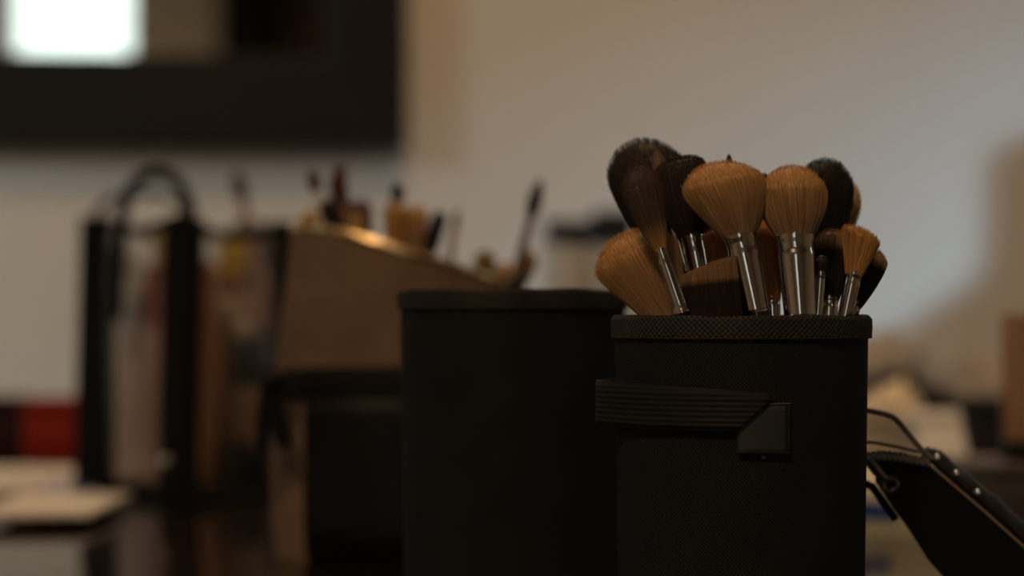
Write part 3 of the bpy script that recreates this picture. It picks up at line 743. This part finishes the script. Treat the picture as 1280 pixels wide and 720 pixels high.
def pt(px, d): return Vector((PX(px, d), d, 0))
BAGG = 'cosmetics inside the clear bag'
def bottle(name, label, px, d, r, h, m, capm=None, caph=0.0, base=0.0115, neck=0.8, cat='bottle', group=BAGG, body='bottle_body'):
    o = empty(name, (PX(px, d), d, base)); tag(o, label, cat, group)
    hb_ = h-caph
    MB().lathe([(r*0.92, 0), (r, 0.003), (r, hb_-0.006), (r*0.93, hb_-0.002), (r*neck, hb_)], 28).build(body, m, o)
    if capm:
        MB().lathe([(r*neck*0.98, hb_), (r*neck, hb_+0.001), (r*neck, h-0.003), (r*neck*0.85, h), (0.001, h)], 28).build('cap', capm, o)
    return o
M_beige = mat('beige foundation', (0.55, 0.40, 0.32), 0.3, var=0.06)
M_red = mat('red plastic', (0.30, 0.05, 0.04), 0.35, var=0.1)
M_yellow = mat('yellow plastic', (0.50, 0.33, 0.02), 0.4, var=0.1)
M_amber = mat('amber brown plastic', (0.22, 0.11, 0.05), 0.3, var=0.1)
M_rose = mat('rose copper tube', (0.66, 0.30, 0.13), 0.32, 0.3, var=0.08)
M_cream = mat('cream cotton', (0.50, 0.41, 0.31), 0.9, var=0.1, bump=0.5)
M_dusty = mat('dusty pink plush', (0.42, 0.29, 0.24), 0.9, var=0.12, bump=0.5)
bottle('foundation_bottle', 'beige foundation bottle at the bag corner by the papers', 166, 1.668, 0.0115, 0.1345, M_beige, M_white, 0.03)
bottle('lotion_bottle', 'grey beige lotion bottle behind the foundation bottle', 160, 1.73, 0.012, 0.1595, mat('grey beige plastic', (0.45, 0.41, 0.37), 0.4, var=0.05), M_white, 0.02)
bottle('lipstick_tube', 'red topped lipstick tube beside the black bag corner', 194, 1.66, 0.0095, 0.1475, mat('pinkish tube', (0.38, 0.22, 0.18), 0.35, var=0.1), M_red, 0.045, cat='lipstick', body='tube_body')
bottle('serum_bottle', 'tall amber bottle with yellow cap near the handle loop', 207, 1.72, 0.0105, 0.1745, M_amber, M_yellow, 0.028)
bottle('hairspray_tube', 'tall copper tube next to the black bag corner', 259, 1.635, 0.0085, 0.1495, M_rose, M_rose, 0.02, cat='tube', body='tube_body')
bottle('cleanser_bottle', 'brown bottle with round yellow cap beyond the copper tube', 291, 1.70, 0.0125, 0.1645, M_amber, M_yellow, 0.024, neck=0.85)
bottle('cream_pot', 'black round pot under the cream puffs', 312, 1.650, 0.0125, 0.032, M_bagblk, M_cap, 0.012, base=0.0775, neck=1.0, cat='pot', body='pot_body')
bx_ = MB().box((-0.013, -0.008, 0), (0.013, 0.008, 0.0655), 0.001).build('tan_carton', mat('tan carton', (0.20, 0.11, 0.06), 0.6, var=0.1)); bx_.location = (PX(310, 1.650), 1.650, 0.0115)
tag(bx_, 'small tan carton supporting the black round pot', 'box', BAGG)

def lump(name, label, cat, c, sz, m, seed=0, amp=0.25, fr=2.5, group=None, sub=4, flat=True, folds=0.0):
    import bmesh
    bm = bmesh.new(); bmesh.ops.create_icosphere(bm, subdivisions=sub, radius=1.0)
    for v in bm.verts:
        p = v.co.copy()
        k = 1+amp*(noise.noise(p*fr*0.6+Vector((seed, 3, 1)))+0.6*abs(noise.noise(p*fr*1.6+Vector((seed, 9, 4)))))-amp*0.3
        if folds:
            wv = p+0.45*Vector((noise.noise(p*1.3+Vector((seed, 0, 0))), noise.noise(p*1.3+Vector((0, seed, 5))), noise.noise(p*1.3+Vector((7, 0, seed)))))
            k += folds*(noise.ridged_multi_fractal(wv*Vector((1.1, 1.5, 2.4))+Vector((seed*3.1, 0, 0)), 1.0, 2.1, 4, 1.0, 1.6)-1.0)
        q = Vector((p.x*sz[0]*k, p.y*sz[1]*k, p.z*sz[2]*k))
        if flat: q.z = max(q.z, -sz[2]*0.55)
        v.co = q
    zmin = min(v.co.z for v in bm.verts)
    for v in bm.verts: v.co.z -= zmin
    me = bpy.data.meshes.new(name); bm.to_mesh(me); bm.free()
    o = link(name, me, m, None, True, None); o.location = c
    tag(o, label, cat, group); return o
lump('powder_puff', 'cream round powder puff beside the copper tube', 'puff', (PX(280, 1.665), 1.665, 0.121), (0.010, 0.008, 0.011), M_cream, 1, 0.1, group=BAGG, sub=3)
lump('powder_puff', 'dusty pink powder puff near the tan holder', 'puff', (PX(318, 1.675), 1.675, 0.112), (0.014, 0.010, 0.018), M_dusty, 2, 0.12, group=BAGG, sub=3)
lump('cotton_ball', 'cream cotton ball resting on the black round pot', 'cotton ball', (PX(302, 1.646), 1.646, 0.1097), (0.0085, 0.008, 0.0085), M_cream, 3, 0.1, group=BAGG, sub=3)
brush('long_brush', 'long pinkish brush standing tall in the clear bag', P(295, 214, 1.66), P(334, 390, 1.66), (-0.196, 1.67, 0.034, 0.04, 0.0115), 0.020, 0.0055, 0.004, 0.0032, 0.003, 0.045, 0.0035, hm=M_hpink, fm=M_hpink, hair=H_brown, hr=0.0062, group=BAGG, n=120, sr=0.0002, crimp=False, tc=0.6)

lump('black_pouch', 'small black pouch on the bag bottom before the tan carton', 'pouch', (PX(304, 1.628), 1.628, 0.0115), (0.017, 0.006, 0.020), M_bagblk, 8, 0.12, group=BAGG, sub=3)
# charcoal box behind the bag
chb = empty('charcoal_box', (PX(350, 2.02), 2.02, 0)); tag(chb, 'charcoal storage box between the clear bag and the tan holder', 'box')
M_char = mat('charcoal board', (0.030, 0.031, 0.034), 0.6, var=0.1)
zt = PZ(279, 2.02)
MB().box((-0.035, -0.04, 0), (0.045, 0.04, zt-0.045), 0.002).build('box_body', M_char, chb)
MB().box((-0.036, -0.041, zt-0.045), (0.046, 0.041, zt), 0.002).build('lid', M_char, chb)

# ------------------------------------------------------------------ red box, papers
M_scar = mat('scarlet plastic', (0.27, 0.015, 0.003), 0.55, spec=0.15, var=0.08)
M_maroon = mat('maroon board', (0.03, 0.007, 0.004), 0.6, spec=0.15, var=0.1)
def tin(name, label, px0, px1, ytop, d, depth, m, cat):
    x0, x1 = PX(px0, d), PX(px1, d); o = empty(name, ((x0+x1)/2, d+depth/2, 0)); tag(o, label, cat)
    hw = (x1-x0)/2; zt = PZ(ytop, d)
    MB().box((-hw, -depth/2, 0), (hw, depth/2, zt*0.75), 0.003).build('box_body', m, o)
    MB().box((-hw-0.0008, -depth/2-0.0008, zt*0.75), (hw+0.0008, depth/2+0.0008, zt), 0.003).build('lid', m, o)
tin('scarlet_box', 'scarlet box standing behind the loose papers', 28, 93, 498, 2.0, 0.05, M_scar, 'box')
tin('maroon_box', 'dark maroon box next to the scarlet one', -60, 25, 497, 2.04, 0.05, M_maroon, 'box')
M_paper = mat('white paper', (0.80, 0.73, 0.66), 0.7, var=0.03, scale=20)
M_paper2 = mat('ivory paper', (0.72, 0.65, 0.58), 0.7, var=0.03, scale=20)
def ground(px, py, z=0.0): d = (EYE-z)*F/(py-HZ); return Vector((PX(px, d), d, z))
def sheet(name, label, quad, z, th, m, n=10, curl=0.0):
    q = [ground(x, y, z) for x, y in quad]; c = sum(q, Vector())/4
    rows = []
    for i in range(n+1):
        row = []
        for j in range(n+1):
            p = q[0].lerp(q[1], i/n).lerp(q[3].lerp(q[2], i/n), j/n)-c
            p.z += curl*(abs(i/n-0.5)*2)**3; row.append(p)
        rows.append(row)
    up = [[p+Vector((0, 0, th)) for p in r] for r in rows]
    mb = MB().loft(up, False); mb.loft([list(reversed(r)) for r in rows], False)
    bo = lambda R: [r[0] for r in R]+R[-1][1:]+[r[-1] for r in reversed(R[:-1])]+list(reversed(R[0][1:-1]))
    mb.loft([bo(rows), bo(up)], True)
    o = mb.build(name, m, None, False); o.location = c; return o
p1 = sheet('paper_booklet', '', [(-140, 626), (84, 622), (112, 592), (-100, 590)], 0.0006, 0.0055, M_paper2)
tag(p1, 'ivory paper booklet with a blue mark lying under the card, before the scarlet box', 'booklet', 'papers on the table')
p2 = sheet('paper_card', '', [(-30, 648), (112, 647), (166, 621), (30, 621)], 0.0068, 0.0028, M_paper)
tag(p2, 'plain white card lying askew on the booklet', 'card', 'papers on the table')
mk = sheet('blue_mark', '', [(36, 622), (94, 622), (112, 598), (66, 598)], 0.00615, 0.0002, M_blue, 2)
mk.location = mk.location-p1.location; mk.parent = p1; mk['label'] = 'blue printed mark'

# ------------------------------------------------------------------ the clutter on the far side
M_grey = mat('grey beige towel', (0.40, 0.34, 0.29), 0.95, var=0.1, bump=0.6, bscale=150)
M_navy = mat('dark navy cloth', (0.022, 0.022, 0.026), 0.9, var=0.2, bump=0.4)
M_tiss = mat('cream tissue', (0.85, 0.72, 0.55), 0.9, var=0.06, bump=0.3)
M_card = mat('white carton', (0.85, 0.80, 0.76), 0.6, var=0.03)
M_peach = mat('peach plastic', (0.50, 0.27, 0.15), 0.4, var=0.06)
M_brown = mat('dark brown leather', (0.045, 0.030, 0.024), 0.5, var=0.2, bump=0.3)
lump('folded_towel', 'grey beige towel heaped against the wall side of the table', 'towel', (PX(1236, 2.20), 2.19, 0), (0.055, 0.05, 0.054), M_grey, 4, 0.22, sub=6, folds=0.16)
lump('grey_cloth', 'pale crumpled cloth topmost behind the dark one', 'cloth', (PX(1104, 2.30), 2.30, 0), (0.050, 0.05, 0.066), M_grey, 5, 0.22, sub=6, folds=0.16)
lump('dark_cloth', 'dark navy cloth heap between the pale cloth and the cream tissue', 'cloth', (PX(1125, 2.08), 2.08, 0), (0.055, 0.05, 0.046), M_navy, 6, 0.25, sub=6, folds=0.16)
lump('tissue_heap', 'crumpled cream tissue heap just past the packed cup', 'tissue', (PX(1114, 1.74), 1.74, 0), (0.033, 0.035, 0.048), M_tiss, 7, 0.22, sub=6, folds=0.16)
def carton(name, label, px, d, sx, sy, h, m, rz=0.0, base=0.0, cat='box', lid=True, tilt=0.0):
    o = empty(name, (PX(px, d), d, base)); o.rotation_euler = (0, tilt, rz); tag(o, label, cat)
    hb_ = h*0.8 if lid else h
    MB().box((-sx, -sy, 0), (sx, sy, hb_), 0.0015).build('box_body', m, o)
    if lid: MB().box((-sx-0.0006, -sy-0.0006, hb_), (sx+0.0006, sy+0.0006, h), 0.0015).build('lid', m, o)
    return o
carton('white_carton', 'white carton leaning back in front of the cream tissue', 1186, 1.60, 0.0165, 0.010, 0.060, M_card, 0.25, base=0.0048)
wc = bpy.data.objects['white_carton']; wc.rotation_euler = (-0.5, 0, 0.25)
bottle('navy_jar', 'dark navy jar behind the white carton', 1228, 1.86, 0.017, 0.062, M_navy, M_navy, 0.02, base=0.0, neck=0.95, cat='jar', group=None, body='jar_body')
carton('brown_case', 'dark brown case at the photo edge with bottle standing on it', 1262, 1.42, 0.034, 0.045, 0.040, M_brown, -0.05, cat='case')
bottle('peach_compact', 'peach round compact between white carton and brown case', 1226, 1.53, 0.0135, 0.036, M_peach, M_peach, 0.012, base=0.0, neck=0.97, cat='compact', group=None, body='compact_body')
ft = empty('foundation_tube', (PX(1279, 1.435), 1.435, 0.0402)); tag(ft, 'brown tan foundation tube standing on its black cap on the brown case', 'tube')
MB().lathe([(0.0105, 0), (0.0112, 0.001), (0.0112, 0.010), (0.010, 0.0115)], 28).build('cap', M_cap, ft)
_r = []
for z, a, b in ((0.0116, .0105, .0105), (0.015, .0115, .0113), (0.04, .0122, .009), (0.075, .0128, .004), (0.086, .0128, .0012)):
    _r.append([(a*math.cos(2*math.pi*k/28), b*math.sin(2*math.pi*k/28), z) for k in range(28)])
MB().loft(_r, True, True, True).build('tube_body', mat('brown tan tube', (0.38, 0.20, 0.11), 0.35, var=0.05), ft)
